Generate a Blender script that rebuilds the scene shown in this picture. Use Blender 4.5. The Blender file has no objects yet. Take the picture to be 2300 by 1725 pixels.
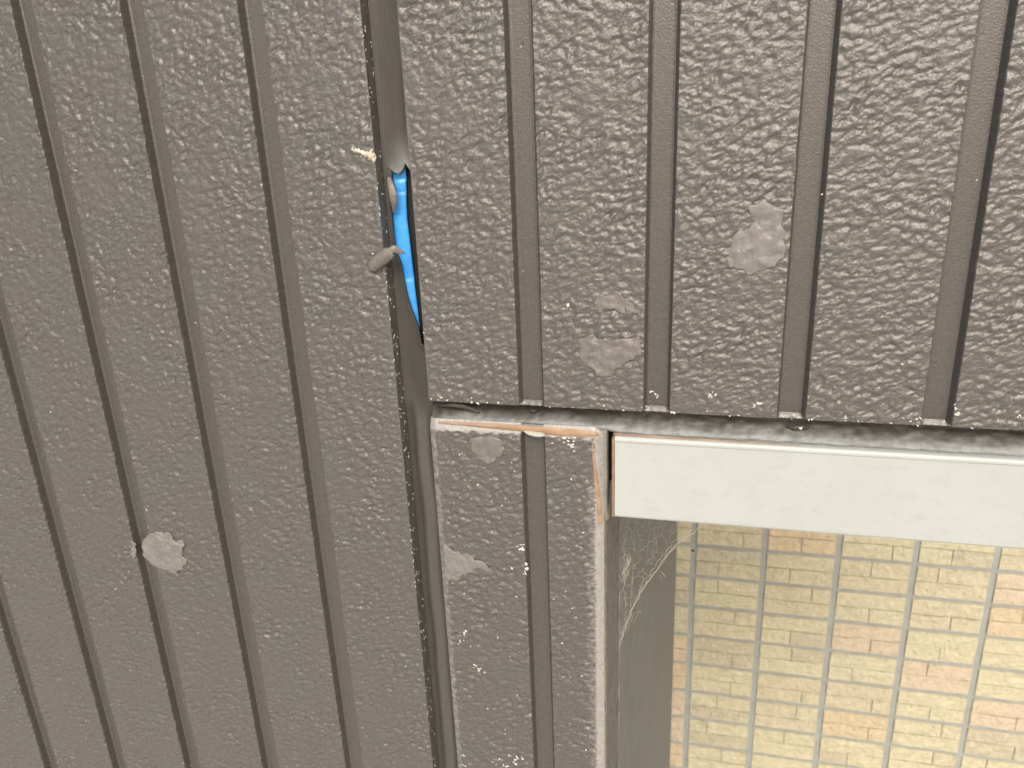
import bpy, bmesh, math, random
import numpy as np
from mathutils import Matrix, Vector

R = math.radians
scene = bpy.context.scene
col = scene.collection
random.seed(7)

# ------------------------------------------------------------------ camera
CD = 0.45235                      # metres from lens to the siding face (plane y = 0)
yaw, pitch, roll = -0.2515997, -0.3479282, -0.0436563
F = 1823.42                       # focal length in pixels of a 2300 px wide picture
fwd = np.array([math.sin(yaw) * math.cos(pitch), math.cos(yaw) * math.cos(pitch), math.sin(pitch)])
r0 = np.array([math.cos(yaw), -math.sin(yaw), 0.0])
u0 = np.cross(r0, fwd)
rt = r0 * math.cos(roll) + u0 * math.sin(roll)
up = -r0 * math.sin(roll) + u0 * math.cos(roll)
cam = bpy.data.cameras.new('camera')
cam.sensor_width = 36.0
cam.lens = F / 2300 * 36
cam.clip_start = 0.01
cam.clip_end = 800
cam.dof.use_dof = True
cam.dof.focus_distance = 0.49
cam.dof.aperture_fstop = 20
cam_o = bpy.data.objects.new('camera', cam)
M = Matrix.Identity(4)
for i in range(3):
    M[i][0], M[i][1], M[i][2] = rt[i], up[i], -fwd[i]
M[1][3] = -CD
cam_o.matrix_world = M
col.objects.link(cam_o)
scene.camera = cam_o

# ------------------------------------------------------------------ world, sun, exposure
SUN_EL, SUN_AZ = R(39), R(13)     # azimuth measured from -Y (in front of the wall) towards +X
world = bpy.data.worlds.new('World')
scene.world = world
world.use_nodes = True
wn = world.node_tree
bg = wn.nodes['Background']
sky = wn.nodes.new('ShaderNodeTexSky')
sky.sky_type = 'NISHITA'
sky.sun_disc = False
sky.sun_elevation = SUN_EL
sky.sun_rotation = math.pi - SUN_AZ
sky.air_density = 1.0
sky.dust_density = 6.0
sky.ozone_density = 0.6
wn.links.new(sky.outputs[0], bg.inputs[0])
bg.inputs[1].default_value = 0.15
sl = bpy.data.lights.new('sun', 'SUN')
sl.energy = 0.9
sl.angle = R(16)
sl.color = (1.0, 0.98, 0.955)
so = bpy.data.objects.new('sun', sl)
sd = Vector((math.sin(SUN_AZ) * math.cos(SUN_EL), -math.cos(SUN_AZ) * math.cos(SUN_EL), math.sin(SUN_EL)))
so.rotation_euler = sd.to_track_quat('Z', 'Y').to_euler()
so.location = (0, -3, 5)
col.objects.link(so)
scene.view_settings.view_transform = 'Standard'
scene.view_settings.look = 'None'
scene.view_settings.gamma = 1
scene.view_settings.use_curve_mapping = False
scene.view_settings.exposure = 0.40
scene.cycles.max_bounces = 6


def pt(u, v, y=0.0):
    """the point of the plane y = const that the photograph shows at pixel (u, v) of 2300 x 1725"""
    d = rt * (u - 1150) / F - up * (v - 862.5) / F + fwd
    t = (y + CD) / d[1]
    return np.array([d[0] * t, y, d[2] * t])


# ------------------------------------------------------------------ helpers
def tag(o, label=None, cat=None, group=None, kind=None):
    for k, v in (('label', label), ('category', cat), ('group', group), ('kind', kind)):
        if v:
            o[k] = v
    return o


def empty(name, loc):
    o = bpy.data.objects.new(name, None)
    o.empty_display_size = 0.05
    o.location = loc
    col.objects.link(o)
    return o


def link(name, me, parent=None, mats=()):
    for m in mats:
        me.materials.append(m)
    o = bpy.data.objects.new(name, me)
    col.objects.link(o)
    if parent is not None:
        o.parent = parent
        root = parent
        loc = Vector((0, 0, 0))
        while root is not None:
            loc += root.location
            root = root.parent
        o.location = -loc           # meshes are written in world coordinates
    return o


def mesh_np(name, V, Q, smooth=True, attr=None, matidx=None, T=None):
    """V (n,3), Q (m,4) quads, optional T (k,3) triangles"""
    me = bpy.data.meshes.new(name)
    V = np.asarray(V, dtype=np.float32)
    Q = np.asarray(Q, dtype=np.int32).reshape(-1, 4)
    nT = 0 if T is None else len(T)
    loops = Q.ravel()
    starts = np.arange(len(Q)) * 4
    tot = np.full(len(Q), 4)
    if nT:
        T = np.asarray(T, dtype=np.int32)
        starts = np.concatenate([starts, len(loops) + np.arange(nT) * 3])
        tot = np.concatenate([tot, np.full(nT, 3)])
        loops = np.concatenate([loops, T.ravel()])
    me.vertices.add(len(V))
    me.vertices.foreach_set('co', V.ravel())
    me.loops.add(len(loops))
    me.loops.foreach_set('vertex_index', loops.astype(np.int32))
    me.polygons.add(len(starts))
    me.polygons.foreach_set('loop_start', starts.astype(np.int32))
    me.polygons.foreach_set('loop_total', tot.astype(np.int32))
    me.polygons.foreach_set('use_smooth', np.full(len(starts), smooth, dtype=bool))
    if matidx is not None:
        me.polygons.foreach_set('material_index', np.asarray(matidx, dtype=np.int32))
    if attr:
        for k, a in attr.items():
            at = me.attributes.new(k, 'FLOAT', 'POINT')
            at.data.foreach_set('value', np.asarray(a, dtype=np.float32).ravel())
    me.update(calc_edges=True)
    return me


class MB:
    """collects simple shapes into one mesh"""
    def __init__(self):
        self.v, self.f = [], []

    def box(self, x0, x1, y0, y1, z0, z1):
        n = len(self.v)
        self.v += [(x, y, z) for z in (z0, z1) for y in (y0, y1) for x in (x0, x1)]
        for q in ((0, 2, 3, 1), (4, 5, 7, 6), (0, 1, 5, 4), (2, 6, 7, 3), (0, 4, 6, 2), (1, 3, 7, 5)):
            self.f.append(tuple(n + i for i in q))

    def tube(self, pts, r, seg=4):
        pts = [Vector(p) for p in pts]
        n0 = len(self.v)
        rr = r if hasattr(r, '__len__') else [r] * len(pts)
        for i, p in enumerate(pts):
            t = (pts[min(i + 1, len(pts) - 1)] - pts[max(i - 1, 0)])
            if t.length < 1e-9:
                t = Vector((1, 0, 0))
            t.normalize()
            a = t.cross(Vector((0, 1, 0.13)))
            if a.length < 1e-4:
                a = t.cross(Vector((1, 0, 0)))
            a.normalize()
            b = t.cross(a)
            for k in range(seg):
                w = 2 * math.pi * k / seg
                self.v.append(tuple(p + a * (rr[i] * math.cos(w)) + b * (rr[i] * math.sin(w))))
        for i in range(len(pts) - 1):
            for k in range(seg):
                self.f.append((n0 + i * seg + k, n0 + i * seg + (k + 1) % seg,
                               n0 + (i + 1) * seg + (k + 1) % seg, n0 + (i + 1) * seg + k))
        self.f.append(tuple(n0 + k for k in range(seg))[::-1])
        self.f.append(tuple(n0 + (len(pts) - 1) * seg + k for k in range(seg)))

    def fleck(self, c, s, rng):
        """small irregular chip: a squashed octahedron lying on the face"""
        n = len(self.v)
        c = Vector(c)
        a = rng.uniform(0, math.pi)
        e = rng.uniform(1.0, 2.2)
        for k in range(6):
            w = a + k * math.pi / 3
            rr = s * rng.uniform(0.5, 1.0)
            x, z = rr * math.cos(w - a) * e, rr * math.sin(w - a)
            self.v.append((c.x + x * math.cos(a) - z * math.sin(a), c.y + 0.0003, c.z + x * math.sin(a) + z * math.cos(a)))
        self.v.append((c.x, c.y - s * 0.55, c.z))
        for k in range(6):
            self.f.append((n + k, n + (k + 1) % 6, n + 6))

    def mesh(self, name, smooth=False):
        me = bpy.data.meshes.new(name)
        me.from_pydata(self.v, [], self.f)
        me.update()
        bm = bmesh.new()
        bm.from_mesh(me)
        bmesh.ops.recalc_face_normals(bm, faces=bm.faces)
        bm.to_mesh(me)
        bm.free()
        if smooth:
            me.polygons.foreach_set('use_smooth', [True] * len(me.polygons))
        return me


def in_poly(X, Z, P):
    X, Z = np.asarray(X), np.asarray(Z)
    ins = np.zeros(X.shape, bool)
    n = len(P)
    for i in range(n):
        x1, z1 = P[i]
        x2, z2 = P[(i + 1) % n]
        if z1 == z2:
            continue
        c = ((z1 > Z) != (z2 > Z)) & (X < (x2 - x1) * (Z - z1) / (z2 - z1) + x1)
        ins ^= c
    return ins


def poly_dist(X, Z, P):
    d = np.full(np.shape(X), 1e9)
    n = len(P)
    for i in range(n):
        a, b = np.array(P[i]), np.array(P[(i + 1) % n])
        ab = b - a
        t = np.clip(((X - a[0]) * ab[0] + (Z - a[1]) * ab[1]) / max(ab @ ab, 1e-12), 0, 1)
        d = np.minimum(d, np.hypot(X - a[0] - t * ab[0], Z - a[1] - t * ab[1]))
    return np.where(in_poly(X, Z, P), d, -d)


# ------------------------------------------------------------------ noise fields (periodic, filtered in frequency)
NN, DX = 2048, 0.0005


def field(lam, width, ax=1.0, az=1.0, seed=0):
    """band-limited noise, wavelength lam metres, stretched ax along x and az along z, unit deviation"""
    rng = np.random.default_rng(seed)
    W = np.fft.rfft2(rng.standard_normal((NN, NN)).astype(np.float32))
    fz = np.fft.fftfreq(NN, DX)[:, None]
    fx = np.fft.rfftfreq(NN, DX)[None, :]
    k = np.sqrt((fx * ax) ** 2 + (fz * az) ** 2) * lam + 1e-9
    g = np.exp(-(np.log(k) ** 2) / (2 * width ** 2)).astype(np.float32)
    n = np.fft.irfft2(W * g, s=(NN, NN)).astype(np.float32)
    return n / n.std()


def sample(f, X, Z):
    i = (X / DX) % NN
    j = (Z / DX) % NN
    i0, j0 = np.floor(i).astype(int), np.floor(j).astype(int)
    a, b = i - i0, j - j0
    i0 %= NN
    j0 %= NN
    i1, j1 = (i0 + 1) % NN, (j0 + 1) % NN
    return (f[j0, i0] * (1 - a) * (1 - b) + f[j0, i1] * a * (1 - b) + f[j1, i0] * (1 - a) * b + f[j1, i1] * a * b)


def rock_field(lmax, lmin, beta, ax, az, seed):
    """fractal noise: amplitude falls as frequency ** -beta between the wavelengths lmax and lmin"""
    rng = np.random.default_rng(seed)
    W = np.fft.rfft2(rng.standard_normal((NN, NN)).astype(np.float32))
    fz = np.fft.fftfreq(NN, DX)[:, None]
    fx = np.fft.rfftfreq(NN, DX)[None, :]
    k = np.sqrt((fx * ax) ** 2 + (fz * az) ** 2) + 1e-6
    g = k ** -beta * (1 - np.exp(-(k * lmax) ** 4)) * np.exp(-(k * lmin) ** 2)
    n = np.fft.irfft2(W * g.astype(np.float32), s=(NN, NN)).astype(np.float32)
    return n / n.std()


N_A = field(0.0085, 0.40, 0.75, 1.15, 1)
N_B = field(0.0050, 0.35, 0.75, 1.2, 2)
N_C = field(0.0027, 0.35, 0.8, 1.15, 3)
N_L = field(0.035, 0.5, 1.0, 1.0, 4)
N_R = rock_field(0.0090, 0.0008, 1.72, 1.3, 0.82, 6)
RC, RS = math.cos(R(26)), math.sin(R(26))


def relief(X, Z):
    """how far the stone-like face stands out (metres)"""
    w1 = sample(N_L, X + .37, Z + .11) * 0.0005
    w2 = sample(N_L, Z + .21, X + .77) * 0.0005
    x, z = X + w1, Z + w2
    u, v = x * RC + z * RS, -x * RS + z * RC
    n = sample(N_R, u, v)
    l = sample(N_L, X + .05, Z + .6)
    m = sample(N_L, X * .5 + .5, Z * .5 + .2)
    rough = np.clip(1.0 + 0.18 * m, 0.6, 1.4)
    # lumps with flattened tops and sharper hollows, as in cast stone
    h = 0.00036 * np.where(n > 0, n / (1 + 0.35 * n), n / (1 + 0.1 * np.abs(n)))
    return h * rough + 0.00012 * l


def line_noise(t, seed, lam=0.006, n=4):
    rng = np.random.default_rng(seed)
    o = np.zeros_like(t)
    for i in range(n):
        for _ in range(3):
            o = o + np.sin(2 * np.pi * t / (lam * rng.uniform(.6, 1.6) * (1.9 ** i)) + rng.uniform(0, 6.28)) / 3
    return o / n


# ------------------------------------------------------------------ materials
def mat(name):
    m = bpy.data.materials.new(name)
    m.use_nodes = True
    nt = m.node_tree
    return m, nt, nt.nodes['Principled BSDF']


def noise_node(nt, scale, detail=4, rough=0.55, stretch=None, coord='Object'):
    tc = nt.nodes.new('ShaderNodeTexCoord')
    n = nt.nodes.new('ShaderNodeTexNoise')
    n.inputs['Scale'].default_value = scale
    n.inputs['Detail'].default_value = detail
    n.inputs['Roughness'].default_value = rough
    if stretch:
        mp = nt.nodes.new('ShaderNodeMapping')
        mp.inputs['Scale'].default_value = stretch
        nt.links.new(tc.outputs[coord], mp.inputs[0])
        nt.links.new(mp.outputs[0], n.inputs['Vector'])
    else:
        nt.links.new(tc.outputs[coord], n.inputs['Vector'])
    return n


def ramp(nt, src, p0, c0, p1, c1):
    r = nt.nodes.new('ShaderNodeValToRGB')
    r.color_ramp.elements[0].position = p0
    r.color_ramp.elements[0].color = (*c0, 1)
    r.color_ramp.elements[1].position = p1
    r.color_ramp.elements[1].color = (*c1, 1)
    nt.links.new(src, r.inputs[0])
    return r


def bump(nt, bs, src, dist, strength=1.0, prev=None):
    b = nt.nodes.new('ShaderNodeBump')
    b.inputs['Distance'].default_value = dist
    b.inputs['Strength'].default_value = strength
    nt.links.new(src, b.inputs['Height'])
    if prev is not None:
        nt.links.new(prev.outputs[0], b.inputs['Normal'])
    nt.links.new(b.outputs[0], bs.inputs['Normal'])
    return b


def mixc(nt, fac, a, b):
    m = nt.nodes.new('ShaderNodeMix')
    m.data_type = 'RGBA'
    for s, i in ((fac, 0), (a, 6), (b, 7)):
        if hasattr(s, 'is_output'):
            nt.links.new(s, m.inputs[i])
        elif i == 0:
            m.inputs[0].default_value = s
        else:
            m.inputs[i].default_value = (*s, 1)
    return m.outputs[2]


def simple(name, c0, c1, scale, rough, bdist=0.0002, bscale=None, stretch=None, spec=0.5):
    m, nt, bs = mat(name)
    n = noise_node(nt, scale, 5, 0.6, stretch)
    r = ramp(nt, n.outputs[0], 0.3, c0, 0.7, c1)
    nt.links.new(r.outputs[0], bs.inputs['Base Color'])
    bs.inputs['Roughness'].default_value = rough
    bs.inputs['Specular IOR Level'].default_value = spec
    n2 = noise_node(nt, bscale or scale * 6, 4, 0.6, stretch)
    bump(nt, bs, n2.outputs[0], bdist)
    return m


def paint_material():
    m, nt, bs = mat('brown_siding_paint')
    big = noise_node(nt, 22, 3, 0.5)
    c = ramp(nt, big.outputs[0], 0.35, (0.090, 0.083, 0.078), 0.65, (0.088, 0.086, 0.077))
    fine = noise_node(nt, 420, 4, 0.6)
    sp = ramp(nt, fine.outputs[0], 0.35, (0.93, 0.93, 0.93), 0.70, (1.07, 1.07, 1.07))
    mul = nt.nodes.new('ShaderNodeMix')
    mul.data_type = 'RGBA'
    mul.blend_type = 'MULTIPLY'
    mul.inputs[0].default_value = 1.0
    nt.links.new(c.outputs[0], mul.inputs[6])
    nt.links.new(sp.outputs[0], mul.inputs[7])
    at = nt.nodes.new('ShaderNodeAttribute')
    at.attribute_name = 'wear_lit'
    wn_ = noise_node(nt, 300, 3, 0.6)
    wc = ramp(nt, wn_.outputs[0], 0.3, (0.27, 0.26, 0.245), 0.75, (0.38, 0.37, 0.35))
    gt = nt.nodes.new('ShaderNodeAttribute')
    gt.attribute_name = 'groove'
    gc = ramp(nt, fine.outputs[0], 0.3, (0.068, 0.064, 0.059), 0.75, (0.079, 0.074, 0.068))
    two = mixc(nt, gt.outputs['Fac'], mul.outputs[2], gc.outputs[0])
    out = mixc(nt, at.outputs['Fac'], two, wc.outputs[0])
    nt.links.new(out, bs.inputs['Base Color'])
    rr = ramp(nt, fine.outputs[0], 0.3, (0.23, 0.23, 0.23), 0.75, (0.35, 0.35, 0.35))
    nt.links.new(rr.outputs[0], bs.inputs['Roughness'])
    bs.inputs['Specular IOR Level'].default_value = 0.9
    b1 = bump(nt, bs, noise_node(nt, 1050, 3, 0.6).outputs[0], 0.00024)
    b2 = bump(nt, bs, noise_node(nt, 560, 4, 0.62, (0.75, 1, 1.2)).outputs[0], 0.00042, prev=b1)
    inv = nt.nodes.new('ShaderNodeMath')
    inv.operation = 'MULTIPLY_ADD'
    inv.inputs[1].default_value = -0.75
    inv.inputs[2].default_value = 1.0
    nt.links.new(gt.outputs['Fac'], inv.inputs[0])
    nt.links.new(inv.outputs[0], b2.inputs['Strength'])
    return m


PAINT = paint_material()
EDGE = simple('dark_board_edge', (0.070, 0.068, 0.062), (0.13, 0.125, 0.115), 240, 0.38, 0.0005, 500, (1, 1, 0.35))
PATCH = simple('grey_brown_filler', (0.160, 0.153, 0.143), (0.20, 0.192, 0.180), 90, 0.42, 0.00012, 700)
PATCH2 = simple('thin_grey_brown_filler', (0.140, 0.131, 0.121), (0.17, 0.16, 0.149), 90, 0.42, 0.00012, 700)
CHIP = simple('cream_chip', (0.38, 0.33, 0.25), (0.66, 0.62, 0.52), 160, 0.6, 0.0003, 600)
FLECK = simple('white_fleck', (0.55, 0.54, 0.50), (0.75, 0.74, 0.70), 300, 0.35)
ORANGE = simple('orange_tan_sealant', (0.26, 0.160, 0.092), (0.37, 0.255, 0.165), 220, 0.6, 0.0003, 500, (0.4, 1, 1))
GREYCAULK = simple('grey_caulk', (0.17, 0.17, 0.155), (0.25, 0.245, 0.225), 120, 0.5, 0.0002, 600)
PALECAULK = simple('pale_caulk', (0.36, 0.36, 0.32), (0.46, 0.46, 0.41), 150, 0.5, 0.0002, 500)
FLAP = simple('peeled_grey_sealant', (0.12, 0.11, 0.10), (0.19, 0.175, 0.16), 260, 0.5, 0.0002, 700)
CORE = simple('dark_wall_core', (0.022, 0.021, 0.02), (0.03, 0.03, 0.028), 30, 0.9)
BACKER = simple('black_joiner', (0.010, 0.010, 0.010), (0.016, 0.016, 0.016), 60, 0.6)
JAMB = simple('smooth_grey_brown_jamb', (0.122, 0.124, 0.110), (0.165, 0.166, 0.149), 26, 0.62, 0.0002, 700)
JAMBR = simple('sawn_jamb_edge', (0.095, 0.086, 0.078), (0.17, 0.16, 0.145), 260, 0.6, 0.0006, 500, (1, 1, 0.18))
WEB = simple('cobweb_silk', (0.62, 0.58, 0.48), (0.80, 0.78, 0.70), 100, 0.5)
DARKBIT = simple('dark_debris', (0.010, 0.009, 0.008), (0.02, 0.018, 0.015), 100, 0.6)
GROUT = simple('grey_grout', (0.27, 0.29, 0.27), (0.33, 0.35, 0.33), 24, 0.85, 0.001, 180)


def sealant_material():
    m, nt, bs = mat('brown_joint_sealant')
    n = noise_node(nt, 160, 4, 0.6, (1, 1, 0.12))
    r = ramp(nt, n.outputs[0], 0.3, (0.040, 0.037, 0.033), 0.72, (0.058, 0.054, 0.048))
    at = nt.nodes.new('ShaderNodeAttribute')
    at.attribute_name = 'wear_lit'
    g = noise_node(nt, 900, 3, 0.7)
    wc = ramp(nt, g.outputs[0], 0.3, (0.20, 0.22, 0.222), 0.75, (0.29, 0.31, 0.308))
    nt.links.new(mixc(nt, at.outputs['Fac'], r.outputs[0], wc.outputs[0]), bs.inputs['Base Color'])
    bs.inputs['Roughness'].default_value = 0.5
    b1 = bump(nt, bs, noise_node(nt, 1600, 3, 0.6).outputs[0], 0.0001)
    bump(nt, bs, noise_node(nt, 220, 3, 0.5, (1, 1, 0.1)).outputs[0], 0.0004, prev=b1)
    return m


SEAL = sealant_material()


def blue_material():
    m, nt, bs = mat('bright_blue_bond_breaker')
    n = noise_node(nt, 90, 4, 0.6)
    r = ramp(nt, n.outputs[0], 0.25, (0.030, 0.27, 0.76), 0.75, (0.085, 0.43, 0.93))
    nt.links.new(r.outputs[0], bs.inputs['Base Color'])
    bs.inputs['Roughness'].default_value = 0.35
    bump(nt, bs, noise_node(nt, 120, 3, 0.5, (0.3, 1, 1.6)).outputs[0], 0.0006)
    return m


BLUE = blue_material()


def white_material():
    m, nt, bs = mat('white_coated_aluminium')
    n = noise_node(nt, 14, 5, 0.6)
    c = ramp(nt, n.outputs[0], 0.3, (0.385, 0.415, 0.400), 0.7, (0.42, 0.45, 0.435))
    n2 = noise_node(nt, 160, 5, 0.65, (0.5, 1, 1.0))
    st = ramp(nt, n2.outputs[0], 0.52, (1, 1, 1), 0.80, (0.80, 0.79, 0.75))
    mul = nt.nodes.new('ShaderNodeMix')
    mul.data_type = 'RGBA'
    mul.blend_type = 'MULTIPLY'
    mul.inputs[0].default_value = 0.6
    nt.links.new(c.outputs[0], mul.inputs[6])
    nt.links.new(st.outputs[0], mul.inputs[7])
    nt.links.new(mul.outputs[2], bs.inputs['Base Color'])
    bs.inputs['Roughness'].default_value = 0.32
    bump(nt, bs, noise_node(nt, 500, 3, 0.6).outputs[0], 0.00004)
    return m


WHITE = white_material()
BRONZE = simple('bronze_trim', (0.20, 0.12, 0.075), (0.30, 0.20, 0.14), 200, 0.4)


def brick_material(name, c):
    m, nt, bs = mat(name)
    n = noise_node(nt, 36, 5, 0.65)
    a = tuple(x * 0.70 for x in c)
    b = tuple(min(1, x * 0.93) for x in c)
    r = ramp(nt, n.outputs[0], 0.3, a, 0.72, b)
    nt.links.new(r.outputs[0], bs.inputs['Base Color'])
    bs.inputs['Roughness'].default_value = 0.75
    b1 = bump(nt, bs, noise_node(nt, 210, 4, 0.6).outputs[0], 0.0022)
    bump(nt, bs, noise_node(nt, 60, 3, 0.6).outputs[0], 0.007, prev=b1)
    return m


BRICKS = [brick_material('pale_yellow_brick', (0.63, 0.595, 0.415)),
          brick_material('straw_brick', (0.61, 0.565, 0.40)),
          brick_material('tan_grey_brick', (0.56, 0.52, 0.385)),
          brick_material('peach_brick', (0.645, 0.545, 0.37)),
          brick_material('pink_beige_brick', (0.64, 0.55, 0.41))]
CONCRETE = simple('pale_concrete', (0.46, 0.44, 0.40), (0.55, 0.53, 0.49), 3, 0.9, 0.002, 60)

# ------------------------------------------------------------------ setting
GZ = -2.6
n = 24
gx = np.linspace(-120, 120, n)
GX, GY = np.meshgrid(gx, gx)
idx = np.arange(n * n).reshape(n, n)
Q = np.stack([idx[:-1, :-1], idx[:-1, 1:], idx[1:, 1:], idx[1:, :-1]], -1).reshape(-1, 4)
g = link('ground', mesh_np('ground', np.stack([GX, GY, np.full_like(GX, GZ)], -1).reshape(-1, 3), Q), None, [CONCRETE])
tag(g, 'pale concrete ground far below the wall', None, None, 'structure')

# ------------------------------------------------------------------ the siding wall
PITCH, GW, GD = 0.0758, 0.01567, 0.0066
R0X, L0X = -0.11242, -0.19077
JL, KR = -0.19225, -0.17126          # the two lips of the vertical joint
ZB = -0.1835                          # lower edge of the upper right panel
SZT = -0.1962                         # top of the short panel
SXL, SXR = -0.1722, -0.0606           # sides of the short panel
wall = tag(empty('siding_wall', (-0.2, 0.7, GZ)),
           'dark brown grooved siding wall with rough stone texture and a torn vertical sealant joint', 'wall', None, 'thing')


def axis(lo, hi, flo, fhi, fine, grow=1.35, cmax=0.12, extra=()):
    """grid lines: fine between flo and fhi, growing outside, plus extra lines"""
    a = list(np.arange(max(lo, flo), min(hi, fhi), fine))
    x, s = a[0], fine
    while x > lo + 1e-6:
        s = min(s * grow, cmax)
        x = max(lo, x - s)
        a.append(x)
    x, s = max(a), fine
    while x < hi - 1e-6:
        s = min(s * grow, cmax)
        x = min(hi, x + s)
        a.append(x)
    a += [e for e in extra if lo < e < hi]
    a = np.unique(np.round(a, 6))
    keep = np.concatenate([[True], np.diff(a) > 4e-5])
    return a[keep]


def panel(name, x0, x1, z0, z1, gro, fx, fz, fine=0.00064, thick=0.0155, edge_fn=None, seed=0, edgemat=False):
    extra = []
    for g_ in gro:
        for c, wdt in ((g_, 0.0026), (g_ + GW, 0.0032)):
            extra += list(c + np.arange(-0.0008, wdt, 0.00032) * (1 if c == g_ else -1))
    xs = axis(x0, x1, fx[0], fx[1], fine, extra=extra)
    zs = axis(z0, z1, fz[0], fz[1], fine)
    X, Z = np.meshgrid(xs, zs)
    rim = np.minimum.reduce([X - x0, x1 - X, Z - z0])
    h = relief(X, Z) * np.clip(rim / 0.0016, 0.12, 1)
    wear_lit = np.zeros_like(X)
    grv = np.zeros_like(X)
    Y = -h
    for i, g_ in enumerate(gro):
        jl = 0.00022 * line_noise(Z[:, :1], seed * 50 + i * 2 + 1, 0.004, 5) * np.ones_like(X)
        jr = 0.00012 * line_noise(Z[:, :1], seed * 50 + i * 2 + 2, 0.004, 5) * np.ones_like(X)
        s = X - g_ - jl
        t = g_ + GW + jr - X
        a = np.clip(s / 0.0016, 0, 1)
        b = np.clip(t / 0.0021, 0, 1)
        w = np.minimum(a, b)
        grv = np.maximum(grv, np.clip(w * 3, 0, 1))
        floor_y = GD + 0.00005 * line_noise(Z, 9 + i, 0.05, 3)
        # small sharp bead where the groove wall meets its floor
        bead = -0.00038 * np.exp(-((s - 0.0020) / 0.00032) ** 2) - 0.00025 * np.exp(-((t - 0.0025) / 0.00032) ** 2)
        Y = np.where(w > 0, (-h) * (1 - w) + w * floor_y + bead * (w >= 0.95), Y)
    if edge_fn is not None:
        Y, wear_lit = edge_fn(X, Z, Y, wear_lit, h)
    nz, nx = X.shape
    V = np.stack([X, Y, Z], -1).reshape(-1, 3)
    idx = np.arange(nx * nz).reshape(nz, nx)
    Q = np.stack([idx[:-1, :-1], idx[:-1, 1:], idx[1:, 1:], idx[1:, :-1]], -1).reshape(-1, 4)
    border = np.concatenate([idx[0, :-1], idx[:-1, -1], idx[-1, :0:-1], idx[:0:-1, 0]])
    nb = len(border)
    A = V[border].copy()
    B = A.copy()
    B[:, 1] = thick
    n0 = len(V)
    VV = np.concatenate([V, A, B])
    k = np.arange(nb)
    k2 = (k + 1) % nb
    SQ = np.stack([n0 + k, n0 + nb + k, n0 + nb + k2, n0 + k2], -1)
    wa = np.concatenate([wear_lit.ravel(), wear_lit.ravel()[border] * 0.4, np.zeros(nb)])
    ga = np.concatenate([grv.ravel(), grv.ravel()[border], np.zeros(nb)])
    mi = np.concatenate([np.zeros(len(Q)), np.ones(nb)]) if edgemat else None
    me = mesh_np(name, VV, np.concatenate([Q, SQ]), True, {'wear_lit': wa, 'groove': ga}, mi)
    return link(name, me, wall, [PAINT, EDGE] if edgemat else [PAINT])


def edge_left(X, Z, Y, wear_lit, h):
    d = JL - X
    e = np.clip(1 - d / 0.0008, 0, 1)
    return Y + 0.0006 * e, wear_lit


def edge_upper(X, Z, Y, wear_lit, h):
    dl, db = X - KR, Z - ZB
    # left lip has a thin double edge, lower lip is a little chipped
    e = np.clip(1 - dl / 0.0007, 0, 1)
    n_ = sample(N_B, X, Z)
    eb = np.clip(1 - db / (0.0009 + 0.0003 * n_), 0, 1)
    wear_lit = np.maximum(wear_lit, 0.55 * eb * (n_ > -0.4))
    wear_lit = np.maximum(wear_lit, 0.35 * np.exp(-((dl - 0.0004) / 0.0004) ** 2))
    Y = np.where((Y > 0.002) & (db < 0.0008), 0.0009, Y)
    return Y + 0.0007 * e + 0.0007 * eb, wear_lit


def edge_short(X, Z, Y, wear_lit, h):
    dl, dr, dt = X - SXL, SXR - X, SZT - Z
    n_ = sample(N_A, X * .7 + .3, Z * 1.6)
    m_ = sample(N_C, X * .35, Z)
    cl = np.clip(1 - dl / 0.0040, 0, 1)
    cr = np.clip(1 - dr / 0.0062, 0, 1)
    ct = np.clip(1 - dt / 0.0066, 0, 1)
    c = np.maximum(np.maximum(cl, cr), ct)
    smooth = np.clip(c * 6, 0, 1)
    base = 0.0042 * cr ** 1.5 + 0.0030 * ct ** 1.2 + 0.0016 * cl ** 1.3
    groove = Y > 0.003
    Y2 = np.where(groove, Y, Y * (1 - smooth) + base)
    Y2 = np.where(groove & (dt < 0.0025), 0.0012, Y2)
    wl = np.clip((0.0042 + 0.0005 * m_ - dl) / 0.0010, 0, 1) * (0.36 + 0.14 * n_)
    wr = np.clip((0.0060 + 0.0004 * m_ - dr) / 0.0012, 0, 1) * 0.95
    smear = np.clip((0.0098 + 0.0018 * n_ + 0.0012 * m_ - dr) / 0.003, 0, 1) * np.clip((Z * -1 - 0.215) / 0.03, 0, 1)
    wr = np.maximum(wr, 0.45 * smear * (0.55 + 0.45 * np.clip(sample(N_B, X * .5, Z * 1.5) + .2, 0, 1)))
    wt = np.clip((0.0075 + 0.0006 * n_ - dt) / 0.0010, 0, 1) * 0.85
    wear_lit = np.maximum.reduce([wear_lit, wl, wr, wt])
    return Y2, np.where(groove & (dt > 0.003), 0, wear_lit)


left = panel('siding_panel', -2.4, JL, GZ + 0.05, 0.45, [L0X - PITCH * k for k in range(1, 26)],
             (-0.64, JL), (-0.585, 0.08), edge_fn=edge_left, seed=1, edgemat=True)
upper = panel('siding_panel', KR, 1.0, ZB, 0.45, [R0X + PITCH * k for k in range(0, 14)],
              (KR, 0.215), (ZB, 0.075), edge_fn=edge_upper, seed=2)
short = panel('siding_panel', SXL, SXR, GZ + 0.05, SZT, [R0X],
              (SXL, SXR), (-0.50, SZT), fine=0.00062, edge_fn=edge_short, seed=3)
left['label'] = 'tall left panel whose right edge faces the torn joint'
upper['label'] = 'upper right panel ending above the white frame'
short['label'] = 'narrow lower panel with worn grey edges beside the white frame'

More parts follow.
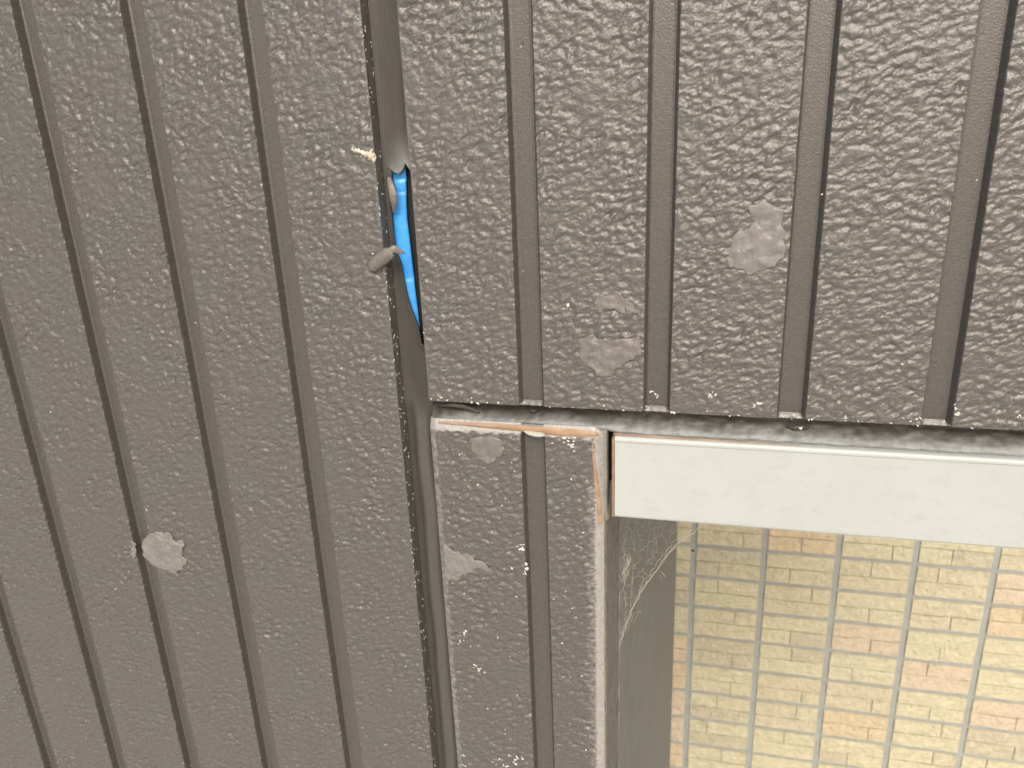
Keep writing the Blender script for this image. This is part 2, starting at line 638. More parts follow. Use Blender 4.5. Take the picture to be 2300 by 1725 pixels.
# body of the wall behind the boards, and a beam over the opening
mb = MB()
mb.box(-2.4, SXR - 0.0016, 0.022, 1.465, GZ + 0.01, 0.45)
mb.box(SXR - 0.0012, 1.0, 0.045, 0.11, -0.246, 0.45)
link('wall_core', mb.mesh('wall_core'), wall, [CORE])
mb = MB()
mb.box(JL - 0.012, SXR - 0.012, 0.0205, 0.0215, GZ + 0.05, 0.45)
mb.box(SXR - 0.0115, 1.0, 0.0195, 0.0205, -0.24, 0.45)
link('joint_backer', mb.mesh('joint_backer'), wall, [BACKER])

# ---- vertical sealant with its torn hole
HOLE = [(878, 379), (884, 386), (896, 390), (904, 381), (910, 366), (924, 384), (928, 440), (934, 520), (941, 600), (948, 680), (956, 780),
        (946, 772), (938.7, 734), (920.6, 689), (911.5, 653), (899.5, 589), (888, 556), (883, 511), (879, 463), (884, 440), (886, 420), (880, 400)]
SD = 0.0118
hole = [tuple(pt(u, v, SD)[[0, 2]]) for u, v in HOLE]
zs = axis(GZ + 0.05, 0.45, -0.175, 0.01, 0.0004, 1.25, 0.006)
ts = np.linspace(0, 1, 58)
T_, Z_ = np.meshgrid(ts, zs)
XL = JL + 0.0001
XR = np.where(Z_ > -0.186, KR, SXL) + 0.0003
gap = np.clip(1 - np.abs(Z_ + 0.155) / 0.045, 0, 1) * 0.0016
X_ = XL + T_ * (XR - gap - XL)
conc = 0.0014 * (1 - (2 * T_ - 1) ** 2)
low = np.clip((-0.19 - Z_) / 0.01, 0, 1)
Y_ = SD - 0.0009 + conc + 0.0001 * line_noise(Z_ + T_ * .01, 77, 0.02, 4)
# below the crossing the bead was tooled twice: a raised band with a lower strip on each side
band = np.exp(-((T_ - 0.50 - 0.06 * line_noise(Z_, 5, 0.08, 3)) / 0.26) ** 4)
Y_ += low * (0.0018 - 0.0026 * band)
Y_ += -0.0006 * np.exp(-((Z_ + 0.189 + 0.004 * T_) / 0.002) ** 2)
dh = poly_dist(X_, Z_, hole)
lip = np.exp(-np.clip(-dh, 0, 1) / 0.0022)
Y_ += -0.0010 * lip * (Z_ < -0.03) + 0.0005 * lip * (Z_ >= -0.03)
ZT = pt(890, 385, SD)[2]
above = np.clip(1 - (Z_ - ZT) / 0.024, 0, 1) * (Z_ > ZT - 0.002) * np.exp(-((T_ - 0.62) / 0.36) ** 2)
wearS = 0.85 * above ** 1.4
wearS = np.maximum(wearS, 0.16 * low * band)
nz, nx = X_.shape
idx = np.arange(nx * nz).reshape(nz, nx)
V = np.stack([X_, Y_, Z_], -1).reshape(-1, 3)
Q = np.stack([idx[:-1, :-1], idx[:-1, 1:], idx[1:, 1:], idx[1:, :-1]], -1).reshape(-1, 4)
cc = V[Q].mean(1)
keep = ~in_poly(cc[:, 0], cc[:, 2], hole)
seal = link('sealant_joint', mesh_np('sealant_joint', V, Q[keep], True, {'wear_lit': wearS}), wall, [SEAL])
sm = seal.modifiers.new('thickness', 'SOLIDIFY')
sm.thickness = 0.0016
sm.offset = -1
seal['label'] = 'vertical brown sealant strip split open over a blue backing'

# blue bond breaker seen through the hole: a slightly curled strip
zs = np.arange(-0.20, 0.02, 0.0007)
ts = np.linspace(0, 1, 9)
T_, Z_ = np.meshgrid(ts, zs)
rx = np.array([pt(u, v, 0.0155)[[2, 0]] for u, v in ((950, 800), (943, 740), (932.7, 656), (922, 559), (914, 493), (912, 451), (911.5, 400), (909, 340))])
xr = np.interp(Z_, rx[:, 0], rx[:, 1])
X_ = (JL + 0.0008) + T_ * (xr - JL - 0.0008)
Y_ = 0.0160 - 0.0012 * np.sin(np.pi * np.clip(T_ * 1.05, 0, 1)) + 0.00015 * line_noise(Z_, 31, 0.03, 3)
zc = pt(895, 402, .0155)[2]
Y_ += 0.0009 * np.exp(-((Z_ - zc) / 0.0011) ** 2) + 0.0006 * np.exp(-((Z_ - zc + .0075 + .06 * (X_ - xr)) / 0.0012) ** 2) + 0.0005 * np.exp(-((Z_ - zc + .060 - .1 * (X_ - xr)) / 0.0015) ** 2)
nz, nx = X_.shape
idx = np.arange(nx * nz).reshape(nz, nx)
Q = np.stack([idx[:-1, :-1], idx[:-1, 1:], idx[1:, 1:], idx[1:, :-1]], -1).reshape(-1, 4)
b = link('backing_tape', mesh_np('backing_tape', np.stack([X_, Y_, Z_], -1).reshape(-1, 3), Q), wall, [BLUE])
b['label'] = 'bright blue backing strip showing through the split sealant'
m_ = b.modifiers.new('thickness', 'SOLIDIFY')
m_.thickness = 0.0006
m_.offset = -1


# ---- peeled flaps of sealant
def ribbon(name, path, widths, curl, parent, m, thick=0.0009, nw=10, seed=3, tear=True):
    """path: (u, v, y) points; the ribbon is curved across its width towards the viewer"""
    rng = np.random.default_rng(seed)
    P = np.array([pt(u, v, y) for u, v, y in path])
    tt = np.linspace(0, len(P) - 1, 30)
    C_ = np.stack([np.interp(tt, np.arange(len(P)), P[:, i]) for i in range(3)], -1)
    for _ in range(2):
        C_[1:-1] = (C_[:-2] + 2 * C_[1:-1] + C_[2:]) / 4
    W_ = np.interp(tt, np.arange(len(P)), widths)
    Vv = []
    for i, c in enumerate(C_):
        t = C_[min(i + 1, len(C_) - 1)] - C_[max(i - 1, 0)]
        t = t / np.linalg.norm(t)
        nrm = np.array([0.15, -1, 0.1])
        s = np.cross(t, nrm)
        s /= np.linalg.norm(s)
        nn = np.cross(s, t)
        if nn[1] > 0:
            nn = -nn
        for k in range(nw + 1):
            q = k / nw * 2 - 1
            ang = q * curl
            half = W_[i] / 2
            rr = half / max(math.sin(min(curl, 1.57)), .2)
            off = s * rr * math.sin(ang) + nn * rr * (math.cos(ang) - 1)
            j = t * rng.uniform(-0.0014, 0.0014) if (tear and i in (0, len(C_) - 1)) else 0
            Vv.append(c + off + j + nn * rng.uniform(-.00016, .00016))
    idx = np.arange(len(Vv)).reshape(30, nw + 1)
    Q = np.stack([idx[:-1, :-1], idx[:-1, 1:], idx[1:, 1:], idx[1:, :-1]], -1).reshape(-1, 4)
    o = link(name, mesh_np(name, np.array(Vv), Q), parent, [m])
    sd_ = o.modifiers.new('thickness', 'SOLIDIFY')
    sd_.thickness = thick
    sd_.offset = 0
    return o


f1 = ribbon('sealant_flap', [(830, 603, -0.0042), (845, 590, -0.0058), (862, 577, -0.0066), (876, 566, -0.0062), (884, 560, -0.0020)],
            [0.0074, 0.0078, 0.0078, 0.0072, 0.0060], 1.15, seal, FLAP, 0.0007)
f1['label'] = 'curled grey flap of sealant sticking out over the left panel edge'
ribbon('sealant_flap', [(872, 566, -0.0056), (884, 559, -0.0050), (896, 564, -0.0036), (907, 568, -0.0020)],
       [0.0030, 0.0042, 0.0034, 0.0008], 0.5, seal, FLAP, 0.0006, seed=5)
f2 = ribbon('sealant_flap', [(872, 398, 0.0095), (877, 415, 0.0066), (882, 435, 0.0050), (884, 455, 0.0058), (884, 478, 0.0090)],
            [0.0022, 0.0040, 0.0046, 0.0040, 0.0008], 0.55, seal, FLAP, 0.0004, seed=8)
f2['label'] = 'short grey curl of torn sealant at the left of the blue strip'

# ---- horizontal sealant between the upper panel and what stands below it
xs = axis(KR - 0.0006, 1.0, KR, 0.215, 0.0012)
prof = [(-0.1800, 0.0132), (-0.1840, 0.0134), (-0.1865, 0.0130), (-0.1885, 0.0120), (-0.1903, 0.0103), (-0.1919, 0.0084), (-0.1933, 0.0066),
        (-0.1945, 0.0051), (-0.1956, 0.0041), (-0.1966, 0.0036), (-0.1980, 0.0038), (-0.1998, 0.0062), (-0.2010, 0.0100)]
prof = np.array(prof)
ps = np.linspace(0, len(prof) - 1, 40)
pz = np.interp(ps, np.arange(len(prof)), prof[:, 0])
py = np.interp(ps, np.arange(len(prof)), prof[:, 1])
X_, I_ = np.meshgrid(xs, np.arange(40))
Z_ = pz[I_] + 0.00022 * line_noise(X_, 12, 0.05, 3) - 0.0022 * np.clip((X_ + 0.058) / 0.01, 0, 1) * np.clip((-0.186 - pz[I_]) / 0.010, 0, 1)
Y_ = py[I_] + 0.00018 * sample(N_A, X_ * .5, Z_ * 1.5) + 0.00010 * sample(N_C, X_ * .5, Z_) \
    + 0.0012 * np.clip((KR + 0.006 - X_) / 0.006, 0, 1)
n1 = sample(N_A, X_ * .8, Z_ + .3)
n2 = sample(N_L, X_ * .7, Z_ * .2 + .1)
wear_litH = 0.80 * np.clip((-0.1908 - pz[I_] + 0.0004 * n1 + 0.0006 * n2 + 0.0002 * sample(N_C, X_ * .5, Z_)) / 0.0055, 0, 1) ** 1.2  # pale lower side: grey wear, plus light on the slope painted into the colour
wear_litH = wear_litH * np.clip((X_ - KR) / 0.012, 0.25, 1)
nz, nx = X_.shape
idx = np.arange(nx * nz).reshape(nz, nx)
Q = np.stack([idx[:-1, :-1], idx[1:, :-1], idx[1:, 1:], idx[:-1, 1:]], -1).reshape(-1, 4)
s2 = link('sealant_joint', mesh_np('sealant_joint', np.stack([X_, Y_, Z_], -1).reshape(-1, 3), Q, True, {'wear_lit': wear_litH}), wall, [SEAL])
s2['label'] = 'horizontal sealant strip under the upper panel, paler along its lower side from grey wear and painted-in light'
# loose skins of old sealant hanging in the shadow of that joint
for path in ([(985, 912, .008), (1010, 910, .004), (1040, 913, .004), (1062, 921, .006), (1078, 927, .007)],
             [(1185, 919, .010), (1192, 923, .007), (1199, 924, .006), (1212, 922, .010)],
             [(1765, 958, .009), (1785, 962, .006), (1805, 960, .007), (1822, 963, .010)]):
    ribbon('sealant_shred', path, [.0008] + [.0026] * (len(path) - 2) + [.0008], 0.6, s2, SEAL, 0.0005, 4, seed=len(path))

# ---- orange streaks of bare old sealant, on the worn edges of the short panel
def streak(name, px, y, parent, m, lift=0.0006, seed=1):
    """a low irregular bead; px = (u, v, half width in metres)"""
    P = np.array([pt(u, v, yy) for (u, v, _), yy in zip(px, y)])
    tt = np.linspace(0, len(P) - 1, 90)
    C_ = np.stack([np.interp(tt, np.arange(len(P)), P[:, i]) for i in range(3)], -1)
    W_ = np.interp(tt, np.arange(len(P)), [p[2] for p in px])
    e1 = 1 + 0.42 * line_noise(tt, seed, 9, 6)
    e2 = 1 + 0.42 * line_noise(tt, seed + 9, 9, 6)
    Vv = []
    for i, c in enumerate(C_):
        t = C_[min(i + 1, 89)] - C_[max(i - 1, 0)]
        t = t / np.linalg.norm(t)
        s = np.cross(t, np.array([0, -1, 0]))
        s /= np.linalg.norm(s)
        for q in (-1, -.6, 0, .6, 1):
            w = W_[i] * (e1[i] if q < 0 else e2[i])
            Vv.append(c + s * q * w + np.array([0, lift * (q * q * 1.6 - .6), 0]))
    idx = np.arange(len(Vv)).reshape(90, 5)
    Q = np.stack([idx[:-1, :-1], idx[:-1, 1:], idx[1:, 1:], idx[1:, :-1]], -1).reshape(-1, 4)
    o = link(name, mesh_np(name, np.array(Vv), Q), parent, [m])
    return o


o = streak('bare_sealant', [(984, 949, .0004), (1040, 953, .0010), (1110, 958, .0017), (1180, 964, .0022), (1240, 970, .0028), (1300, 975, .0029), (1336, 977, .0021), (1345, 980, .0006)],
           [0.0002, 0.0000, -.0002, -.0003, -.0004, -.0002, 0.0006, 0.002], short, ORANGE, 0.0007, 4)
o['label'] = 'orange streak of bare sealant along the top edge'
o = streak('bare_sealant', [(1330, 990, .0006), (1332, 1020, .0013), (1336, 1060, .0016), (1340, 1100, .0020), (1344, 1140, .0023), (1346, 1172, .0024), (1346, 1176, .0018)],
           [0.0002, 0.0001, 0.0003, 0.0006, 0.0009, 0.0012, 0.0012], short, ORANGE, 0.0009, 14)
o['label'] = 'orange streak of bare sealant down the right edge'
o = streak('groove_plug', [(1178, 968, .0007), (1187, 973, .0018), (1201, 977, .0023), (1215, 978, .0022), (1225, 977, .0010)],
           [0.0002, -0.0014, -0.0018, -0.0016, 0.0002], short, PALECAULK, 0.0030, 23)
o['label'] = 'pale rounded plug of sealant closing the top of the groove'


# ---- filler patches smeared on the panels
def patch(px, parent, m, proud, label, seed, groove_fill=False, facets=(), grain=1.0):
    P = [tuple(pt(u, v)[[0, 2]]) for u, v in px]
    A = np.array(P)
    xs = np.arange(A[:, 0].min() - .002, A[:, 0].max() + .002, 0.00045)
    zs = np.arange(A[:, 1].min() - .002, A[:, 1].max() + .002, 0.00045)
    X, Z = np.meshgrid(xs, zs)
    d = poly_dist(X, Z, P) + 0.0006 * sample(N_L, X * 2.6 + seed * .13, Z * 2.6) + 0.0003 * sample(N_A, X, Z + seed * .2)
    base = relief(X, Z) * 0.30 + 0.00022 * sample(N_L, X * 2.4 + seed * .1, Z * 2.4)
    Y = -(base + 0.0002 + proud * np.clip(d / 0.0011, 0, 1) ** 0.6)
    Y -= grain * (0.00010 * sample(N_A, X + .2 * seed, Z + .4) + 0.00003 * sample(N_B, X + .2 * seed, Z + .4))
    for (u, v, rad, hgt) in facets:
        c = pt(u, v)
        q = np.hypot(X - c[0], (Z - c[2]) * 1.25) + 0.0012 * sample(N_A, X, Z + .1 * seed)
        Y -= hgt * np.clip((rad - q) / 0.0005, 0, 1)
    nz, nx = X.shape
    idx = np.arange(nx * nz).reshape(nz, nx)
    Q = np.stack([idx[:-1, :-1], idx[:-1, 1:], idx[1:, 1:], idx[1:, :-1]], -1).reshape(-1, 4)
    dq = d.ravel()[Q].mean(1)
    Q = Q[dq > 0]
    used = np.unique(Q)
    remap = np.full(nx * nz, -1)
    remap[used] = np.arange(len(used))
    V = np.stack([X, Y, Z], -1).reshape(-1, 3)[used]
    o = link('filler_patch', mesh_np('filler_patch', V, remap[Q]), parent, [m])
    s_ = o.modifiers.new('thickness', 'SOLIDIFY')
    s_.thickness = 0.0012 if not groove_fill else 0.0030
    s_.offset = -1
    o['label'] = label
    return o


patch([(1677, 466), (1692, 458), (1712, 451), (1735, 462), (1760, 473), (1761, 509), (1766, 549), (1763, 586), (1732, 599), (1712, 610), (1685, 617),
       (1652, 602), (1627, 582), (1639, 556), (1629, 543), (1652, 528), (1675, 513), (1692, 496), (1683, 480)], upper, PATCH, 0.00045,
      'large grey filler smear beside the third groove', 2, facets=((1705, 545, .010, .00035), (1668, 585, .0062, .0003)))
patch([(1296, 765), (1330, 752), (1370, 760), (1440, 754), (1441, 800), (1420, 806), (1395, 822), (1368, 848), (1345, 850), (1330, 830), (1306, 812)], upper, PATCH2, 0.0005,
      'thin brown filler smear low on the panel', 5, facets=((1380, 790, .012, .0002),))
patch([(334, 1197), (350, 1192), (380, 1199), (392, 1210), (410, 1214), (412, 1240), (421, 1258), (415, 1280), (393, 1288), (362, 1280), (340, 1267), (323, 1245), (318, 1218)],
      left, PATCH, 0.0009, 'lumpy grey filler blob bridging a groove', 9, True, facets=((385, 1250, .012, .0005), (360, 1215, .006, .0006), (402, 1228, .005, .0006)), grain=1.0)
patch([(296, 1212), (304, 1222), (307, 1250), (300, 1254), (294, 1236)], left, PATCH, 0.0006, 'scrap of grey filler at the left lip of a groove', 11)
patch([(995, 1222), (1010, 1228), (1027, 1238), (1036, 1247), (1064, 1247), (1066, 1258), (1095, 1262), (1098, 1286), (1077, 1278), (1068, 1284), (1045, 1292), (1030, 1304), (1007, 1304), (998, 1294)],
      short, PATCH, 0.0005, 'pale grey filler smear at the left edge', 13, facets=((1030, 1270, .008, .0002),))
patch([(1056, 985), (1095, 979), (1128, 982), (1130, 1010), (1120, 1030), (1095, 1042), (1075, 1030), (1058, 1008)], short, PATCH2, 0.0004, 'faint brown filler smear near the top', 17)
patch([(1330, 682), (1352, 664), (1380, 655), (1404, 668), (1440, 690), (1438, 706), (1405, 700), (1370, 694), (1345, 700)], upper, PATCH2, 0.0003, 'faint thin smear of filler above the brown one', 19)

# cream chip stuck by the joint
cp = [(788, 330), (800, 331), (814, 336), (826, 341), (837, 336), (846, 350), (845, 360), (841, 367), (834, 360), (824, 354), (810, 346), (798, 343)]
P = [tuple(pt(u, v)[[0, 2]]) for u, v in cp]
A = np.array(P)
X, Z = np.meshgrid(np.arange(A[:, 0].min(), A[:, 0].max(), .0004), np.arange(A[:, 1].min(), A[:, 1].max(), .0004))
d = poly_dist(X, Z, P) + .0004 * sample(N_C, X, Z)
Y = -(relief(X, Z) * .6 + .0006 + .0012 * np.clip(d / .0012, 0, 1) + .0002 * sample(N_C, X * 1.2, Z))
idx = np.arange(X.size).reshape(X.shape)
Q = np.stack([idx[:-1, :-1], idx[:-1, 1:], idx[1:, 1:], idx[1:, :-1]], -1).reshape(-1, 4)
Q = Q[d.ravel()[Q].mean(1) > 0]
o = link('cream_chip', mesh_np('cream_chip', np.stack([X, Y, Z], -1).reshape(-1, 3), Q), left, [CHIP])
o['label'] = 'cream chip of old filler stuck beside the joint'
s_ = o.modifiers.new('thickness', 'SOLIDIFY')
s_.thickness = .0016
s_.offset = -1

# ---- white flecks of old paint and sealant, too many to count
rng = random.Random(5)
mb = MB()
for k in range(260):                       # the exposed edge of the left panel
    z = rng.uniform(-0.62, 0.07)
    if rng.random() < 0.25 and z > -0.1:
        continue
    y = rng.uniform(0.0015, 0.0112) if rng.random() < .75 else rng.uniform(0, .002)
    s = rng.uniform(.0004, .0009)
    n0 = len(mb.v)
    mb.fleck((0, 0, z), s, rng)
    for i in range(n0, len(mb.v)):         # turn the fleck to lie on the edge face
        x_, y_, z_ = mb.v[i]
        mb.v[i] = (JL - y_ * 0.7, y + x_, z + (z_ - z) * 1.8)
for k in range(34):
    z = rng.uniform(-0.6, 0.06)
    mb.fleck((rng.uniform(-0.55, JL - .002), -0.0004, z), rng.uniform(.0003, .0006), rng)
for k in range(60):                        # lower lip of the upper panel
    mb.fleck((rng.uniform(KR, 0.2), -0.0002, ZB + abs(rng.gauss(0, .0022))), rng.uniform(.0003, .0008), rng)
for k in range(30):
    mb.fleck((rng.uniform(KR, 0.2), -0.0003, rng.uniform(ZB, .05)), rng.uniform(.0003, .0006), rng)
for (u, v) in ((1225, 692), (1280, 693), (1465, 880), (1475, 890), (1595, 888), (1606, 886), (1695, 910), (1700, 905), (1900, 937), (2150, 905), (2150, 916), (2152, 928), (2285, 935), (1800, 963), (1512, 925)):
    c = pt(u, v)
    for q in range(3):
        mb.fleck((c[0] + rng.gauss(0, .0008), -0.0005, c[2] + rng.gauss(0, .0008)), rng.uniform(.0003, .0009), rng)
for k in range(80):                       # short panel
    x = rng.uniform(SXL + .003, SXR - .006)
    if R0X < x < R0X + GW:
        continue
    mb.fleck((x, -0.0004, rng.uniform(-0.49, -0.205)), rng.uniform(.0003, .00075), rng)
for (u, v, nn, sp) in ((1282, 998, 14, .0022), (1172, 1232, 9, .0014), (1180, 1280, 7, .002), (1155, 1705, 10, .003), (1122, 1712, 10, .003), (1074, 1500, 8, .0025), (1040, 1430, 8, .0025), (1050, 1710, 5, .003)):
    c = pt(u, v)
    for k in range(nn):
        mb.fleck((c[0] + rng.gauss(0, sp), -0.0005, c[2] + rng.gauss(0, sp)), rng.uniform(.0004, .0010), rng)
o = link('paint_flecks', mb.mesh('paint_flecks'), wall, [FLECK])
o['kind'] = 'stuff'

# ---- the side of the opening
def sheet_x(x, y0, y1, z0, z1, ny, nz, amp, seed):
    ys, zs_ = np.linspace(y0, y1, ny), np.linspace(z0, z1, nz)
    Yg, Zg = np.meshgrid(ys, zs_)
    Xg = x + amp * (sample(N_B, Yg + seed, Zg * .25) + 0.6 * sample(N_C, Yg, Zg * .2 + seed))
    idx = np.arange(ny * nz).reshape(nz, ny)
    Q = np.stack([idx[:-1, :-1], idx[:-1, 1:], idx[1:, 1:], idx[1:, :-1]], -1).reshape(-1, 4)
    return np.stack([Xg, Yg, Zg], -1).reshape(-1, 3), Q


V, Q = sheet_x(SXR - 0.0004, 0.0045, 0.093, -0.62, -0.1985, 70, 500, 0.00028, .2)
o = link('jamb_edge', mesh_np('jamb_edge', V, Q), wall, [JAMBR])
s_ = o.modifiers.new('thickness', 'SOLIDIFY')
s_.thickness = .0008
s_.offset = -1
mb = MB()
mb.box(SXR - 0.0012, SXR - 0.0006, 0.0055, 0.093, GZ + 0.05, -0.62)
mb.box(SXR - 0.0014, SXR - 0.0005, 0.0936, 1.468, GZ + 0.05, -0.19)
link('jamb_board', mb.mesh('jamb_board'), wall, [JAMB])
# grubby bead of caulk in the corner between the two
pts, rr = [], []
z = -0.26
while z > -0.6:
    pts.append((SXR + rng.uniform(-.0002, .0004), 0.0935 + rng.uniform(-.0012, .0012), z))
    k = math.sin(z * 210) + math.sin(z * 77 + 1) + rng.uniform(-.6, .6)
    rr.append(0.0009 if k > 0.4 else 0.00025)
    z -= 0.0028
mb = MB()
mb.tube(pts, rr, 5)
o = link('caulk_bead', mb.mesh('caulk_bead', True), wall, [GREYCAULK])
# upright strip of sealant between the short panel and the white frame
zs = np.linspace(-0.2625, -0.1965, 110)
ts = np.linspace(0, 1, 16)
T_, Z_ = np.meshgrid(ts, zs)
X_ = -0.0634 + T_ * (0.0055 + 0.0003 * line_noise(Z_, 41, .02, 3))
Y_ = 0.0036 + 0.0006 * np.sin(T_ * np.pi) + 0.006 * np.clip((T_ - .75) / .25, 0, 1) ** 2 + 0.0001 * sample(N_B, X_, Z_) + 0.002 * np.clip((-.255 - Z_) / .008, 0, 1)
idx = np.arange(T_.size).reshape(T_.shape)
Q = np.stack([idx[:-1, :-1], idx[:-1, 1:], idx[1:, 1:], idx[1:, :-1]], -1).reshape(-1, 4)
o = link('caulk_strip', mesh_np('caulk_strip', np.stack([X_, Y_, Z_], -1).reshape(-1, 3), Q), wall, [GREYCAULK])
s_ = o.modifiers.new('thickness', 'SOLIDIFY')
s_.thickness = .001
s_.offset = -1

# ------------------------------------------------------------------ white frame across the opening
FX0, FZT, FZB = -0.0550, -0.2004, -0.2556
frame = tag(empty('metal_frame', (0.7, 0.02, FZB)),
            'long smooth white metal frame bar under the dark upper panel, over the opening', 'frame')
prof = []
for k in range(7):                          # rounded top front edge, with a small raised lip
    a = math.pi / 2 * k / 6
    prof.append((0.0022 - 0.0022 * math.sin(a) - 0.0008, FZT - 0.0022 + 0.0022 * math.cos(a)))
prof += [(-0.0008, FZT - 0.0030), (0.0000, FZT - 0.0036), (0.0000, FZB + 0.0012), (0.0006, FZB), (0.040, FZB), (0.040, FZT)]
xs = [FX0 + 0.0016, FX0 + 0.0020, 1.0]
V, Qs = [], []
for x in xs:
    V += [(x, y, z) for y, z in prof]
n = len(prof)
for i in range(len(xs) - 1):
    for k in range(n):
        Qs.append((i * n + k, i * n + (k + 1) % n, (i + 1) * n + (k + 1) % n, (i + 1) * n + k))
me = bpy.data.meshes.new('rail')
me.from_pydata(V, [], Qs + [tuple(range(n))[::-1], tuple(range(2 * n, 3 * n))])
bm = bmesh.new()
bm.from_mesh(me)
bmesh.ops.recalc_face_normals(bm, faces=bm.faces)
bm.to_mesh(me)
bm.free()
rail = link('rail', me, frame, [WHITE])
mb = MB()
mb.box(FX0, FX0 + 0.0013, -0.0004, 0.038, FZB + 0.0004, FZT - 0.0010)
link('end_trim', mb.mesh('end_trim'), frame, [BRONZE])
o = streak('sealant_smear', [(1378, 974, .0004), (1400, 977, .0006), (1500, 983, .0006), (1620, 991, .0005), (1760, 999, .0003), (1800, 1001, .0001)],
           [0.0014] * 6, frame, ORANGE, 0.0005, 3)
for (u, v) in ((1551, 1101), (1580, 1099)):
    c = pt(u, v)
    mb = MB()
    ring = [(c[0] + .0022 * math.cos(a), -0.00002, c[2] + .0028 * math.sin(a)) for a in np.linspace(math.pi * .9, math.pi * 2.1, 14)]
    mb.tube(ring, .00007, 4)
    o = link('scuff_mark', mb.mesh('scuff_mark'), frame, [PALECAULK])

# ------------------------------------------------------------------ tile wall across the gap
TY, CW, CH, TX0, TZ0 = 2.0, 0.2284, 0.1213, -0.0222, -1.4694
tiles = tag(empty('tile_wall', (0.4, TY + 0.1, GZ)),
            'yellow and peach brick tile wall with wide grey joints, seen through the opening', 'wall', None, 'thing')
mb = MB()
mb.box(-2.5, 4.0, TY + 0.0045, TY + 0.22, GZ + 0.005, 0.15)
link('grout', mb.mesh('grout'), tiles, [GROUT])
brng = random.Random(21)


def brick_geo(x0, x1, z0, z1, nx, nz, seed, yb=0.0044):
    xs, zs_ = np.linspace(x0, x1, nx), np.linspace(z0, z1, nz)
    X, Z = np.meshgrid(xs, zs_)
    q = np.random.default_rng(seed)
    Y = TY - 0.0006 + q.normal(0, .0009, X.shape) + q.normal(0, .0008)
    X[1:-1, 1:-1] += q.normal(0, .0012, X[1:-1, 1:-1].shape)
    wob = q.normal(0, .0004, X.shape)
    Z = Z + wob
    V = np.stack([X, Y, Z], -1).reshape(-1, 3)
    idx = np.arange(nx * nz).reshape(nz, nx)
    Q = np.stack([idx[:-1, :-1], idx[:-1, 1:], idx[1:, 1:], idx[1:, :-1]], -1).reshape(-1, 4)
    border = np.concatenate([idx[0, :-1], idx[:-1, -1], idx[-1, :0:-1], idx[:0:-1, 0]])
    nb = len(border)
    A = V[border]
    B = A.copy()
    B[:, 1] = TY + yb
    k = np.arange(nb)
    k2 = (k + 1) % nb
    n0 = len(V)
    SQ = np.stack([n0 + k, n0 + nb + k, n0 + nb + k2, n0 + k2], -1)
    return np.concatenate([V, A, B]), np.concatenate([Q, SQ])


GV, GH, ML = 0.0105, 0.0075, 0.0016         # half widths of joints and of the moulded lines
stuff = {k: ([], []) for k in range(5)}
for ci in range(-10, 17):
    for ri in range(-14, 13):
        x0, x1 = TX0 + ci * CW + GV, TX0 + (ci + 1) * CW - GV
        z1, z0 = TZ0 - ri * CH - GH, TZ0 - (ri + 1) * CH + GH
        if z0 < GZ or z1 > 0.14 or x1 > 3.9 or x0 < -2.4:
            continue
        tone = brng.choices(range(5), (9, 5, 3.4, 3.0, 2.4))[0]
        zm = (z0 + z1) / 2 + brng.uniform(-.003, .003)
        cut = x0 + (x1 - x0) * brng.choice((.3, .36, .45, .5, .58, .66, .72))
        split_top = brng.random() < .5
        cells = []
        for top in (True, False):
            za, zb = (zm + ML, z1) if top else (z0, zm - ML)
            if top == split_top:
                cells += [(x0, cut - ML, za, zb), (cut + ML, x1, za, zb)]
            else:
                cells += [(x0, x1, za, zb)]
        near = -1 <= ci <= 5 and -1 <= ri <= 8
        for c in cells:
            t = tone if brng.random() < .86 else brng.choice((0, 1, 2, tone))
            sd_ = brng.randrange(10 ** 6)
            if near:
                wide = c[1] - c[0] > .12
                V, Q = brick_geo(*c, 7 if wide else 5, 4, sd_)
                me = mesh_np('brick', V, Q, False)
                link('brick', me, tiles, [BRICKS[t]])
            else:
                V, Q = brick_geo(*c, 2, 2, sd_)
                stuff[t][0].append(V)
                stuff[t][1].append(Q + sum(len(v) for v in stuff[t][0][:-1]))
VS, QS, MI, off = [], [], [], 0
for t in range(5):
    V, Q = np.concatenate(stuff[t][0]), np.concatenate(stuff[t][1])
    VS.append(V)
    QS.append(Q + off)
    MI += [t] * len(Q)
    off += len(V)
o = link('outer_bricks', mesh_np('outer_bricks', np.concatenate(VS), np.concatenate(QS), False, None, MI), tiles, BRICKS)
o['kind'] = 'stuff'

# ------------------------------------------------------------------ cobweb in the corner under the frame
wr = random.Random(11)
mb = MB()


def depth_at(u):
    """the web runs from the corner of the jamb out to the back of the frame's lower edge"""
    return 0.092 - 0.062 * min(1, max(0, (u - 1390) / 230))


def wp(u, v, dy=0.0):
    p = pt(u, v, depth_at(u) + dy)
    return (max(p[0], SXR + .0003), p[1], p[2])


def strand(ctrl, r, jit=1.5, step=7, dy=0.0):
    out = []
    for (a, b) in zip(ctrl[:-1], ctrl[1:]):
        n_ = max(2, int(math.hypot(b[0] - a[0], b[1] - a[1]) / step))
        for k in range(n_):
            t = k / n_
            out.append(wp(a[0] + (b[0] - a[0]) * t + wr.gauss(0, jit), a[1] + (b[1] - a[1]) * t + wr.gauss(0, jit), dy))
    out.append(wp(*ctrl[-1], dy))
    mb.tube(out, r, 3)


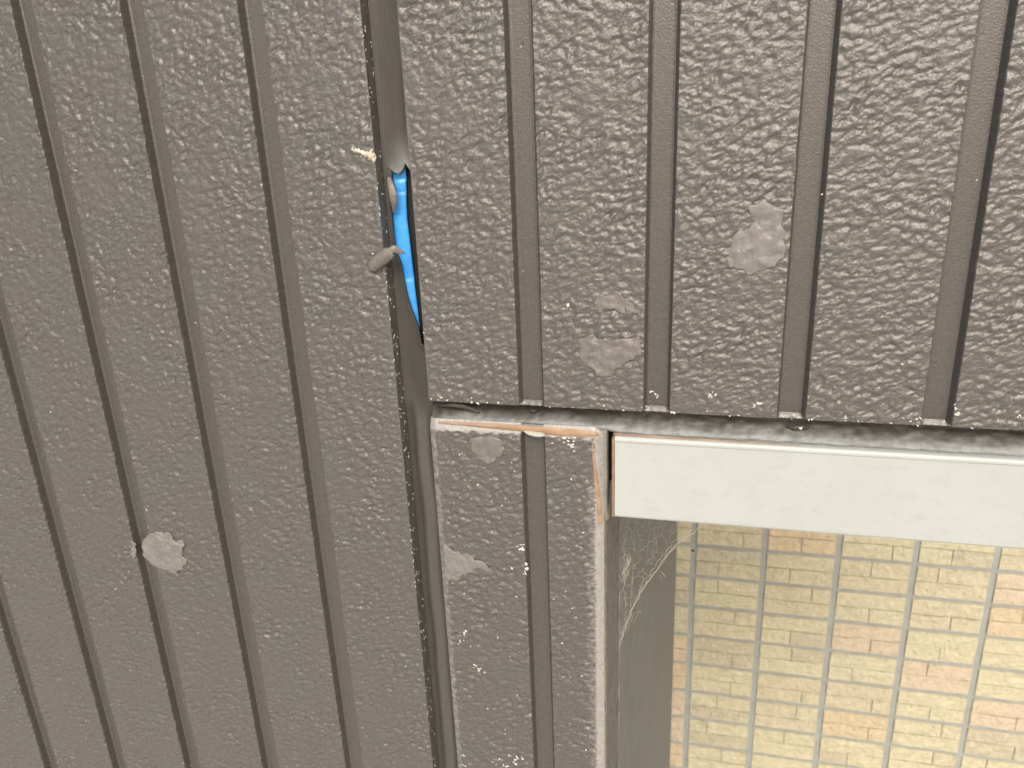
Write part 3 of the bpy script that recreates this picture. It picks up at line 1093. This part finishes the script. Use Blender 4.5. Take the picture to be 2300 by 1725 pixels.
main = [(1383, 1468), (1392, 1440), (1412, 1392), (1436, 1335), (1462, 1297), (1500, 1246), (1520, 1222), (1560, 1193), (1622, 1147)]
strand(main, .00016, 1.2)
strand([(u - 3, v + 3) for u, v in main[1:]], .00011, 1.6)
strand([(u - 5 * wr.random(), v - 6) for u, v in main[1:-1]], .00009, 2.5)
strand([(1388, 1460), (1400, 1425), (1425, 1380), (1440, 1372)], .00007, 1)
strand([(1420, 1400), (1432, 1385), (1440, 1373)], .00006, 1)
strand([(1395, 1450), (1408, 1370), (1400, 1300), (1402, 1250), (1412, 1165)], .00008, 2)
nodes = []
tries = 0
while len(nodes) < 120 and tries < 9000:
    tries += 1
    u, v = wr.uniform(1392, 1560), wr.uniform(1160, 1450)
    vm = np.interp(u, [p[0] for p in main], [p[1] for p in main])
    if v > vm - 2 or (u > 1490 and wr.random() < .5):
        continue
    if all(math.hypot(u - a, v - b) > 9.5 for a, b in nodes):
        nodes.append((u, v))
edges = set()
mp = [(float(u), float(np.interp(u, [p[0] for p in main], [p[1] for p in main]))) for u in range(1398, 1560, 9)]
alln = nodes + mp
for i, (u, v) in enumerate(nodes):
    ds = sorted((math.hypot(u - a, v - b), j) for j, (a, b) in enumerate(alln) if j != i)
    for d, j in ds[:2 + (wr.random() < .45)]:
        if d < 34:
            edges.add((min(i, j), max(i, j)))
for i, j in edges:
    a, b = alln[i], alln[j]
    m1 = ((a[0] + b[0]) / 2 + wr.gauss(0, 2.4), (a[1] + b[1]) / 2 + wr.gauss(0, 2.4))
    strand([a, m1, b], wr.choice((.00004, .00005, .00006)), .7, 4)
for k in range(8):                           # threads rising to the frame
    u = wr.uniform(1410, 1560)
    v = np.interp(u, [p[0] for p in main], [p[1] for p in main]) - wr.uniform(10, 50)
    strand([(u, v), (u + wr.uniform(5, 28), 1158)], .00004, .8)
for k in range(4):
    u, v = wr.uniform(1470, 1512), wr.uniform(1275, 1310)
    strand([(u, v), (u + wr.uniform(-14, 14), v + wr.uniform(-14, 14))], .00005, 1)
for k in range(46):                          # dusty funnel against the jamb
    t = wr.random()
    u, v = 1401 + 10 * t + wr.gauss(0, 3.0), 1310 - 52 * t
    strand([(u, v), (u + wr.gauss(2, 4), v - wr.uniform(8, 26))], .00007, 1.0, 5, -.001)
web = link('cobweb', mb.mesh('cobweb'), None, [WEB])
tag(web, 'dusty torn cobweb in the corner beneath the left end of the white frame', 'cobweb')
c = wp(1555, 1237, .0)
mb = MB()
mb.fleck(c, .0010, wr)
mb.fleck((c[0] + .001, c[1] - .0002, c[2] + .0002), .0006, wr)
link('trapped_debris', mb.mesh('trapped_debris'), web, [DARKBIT])
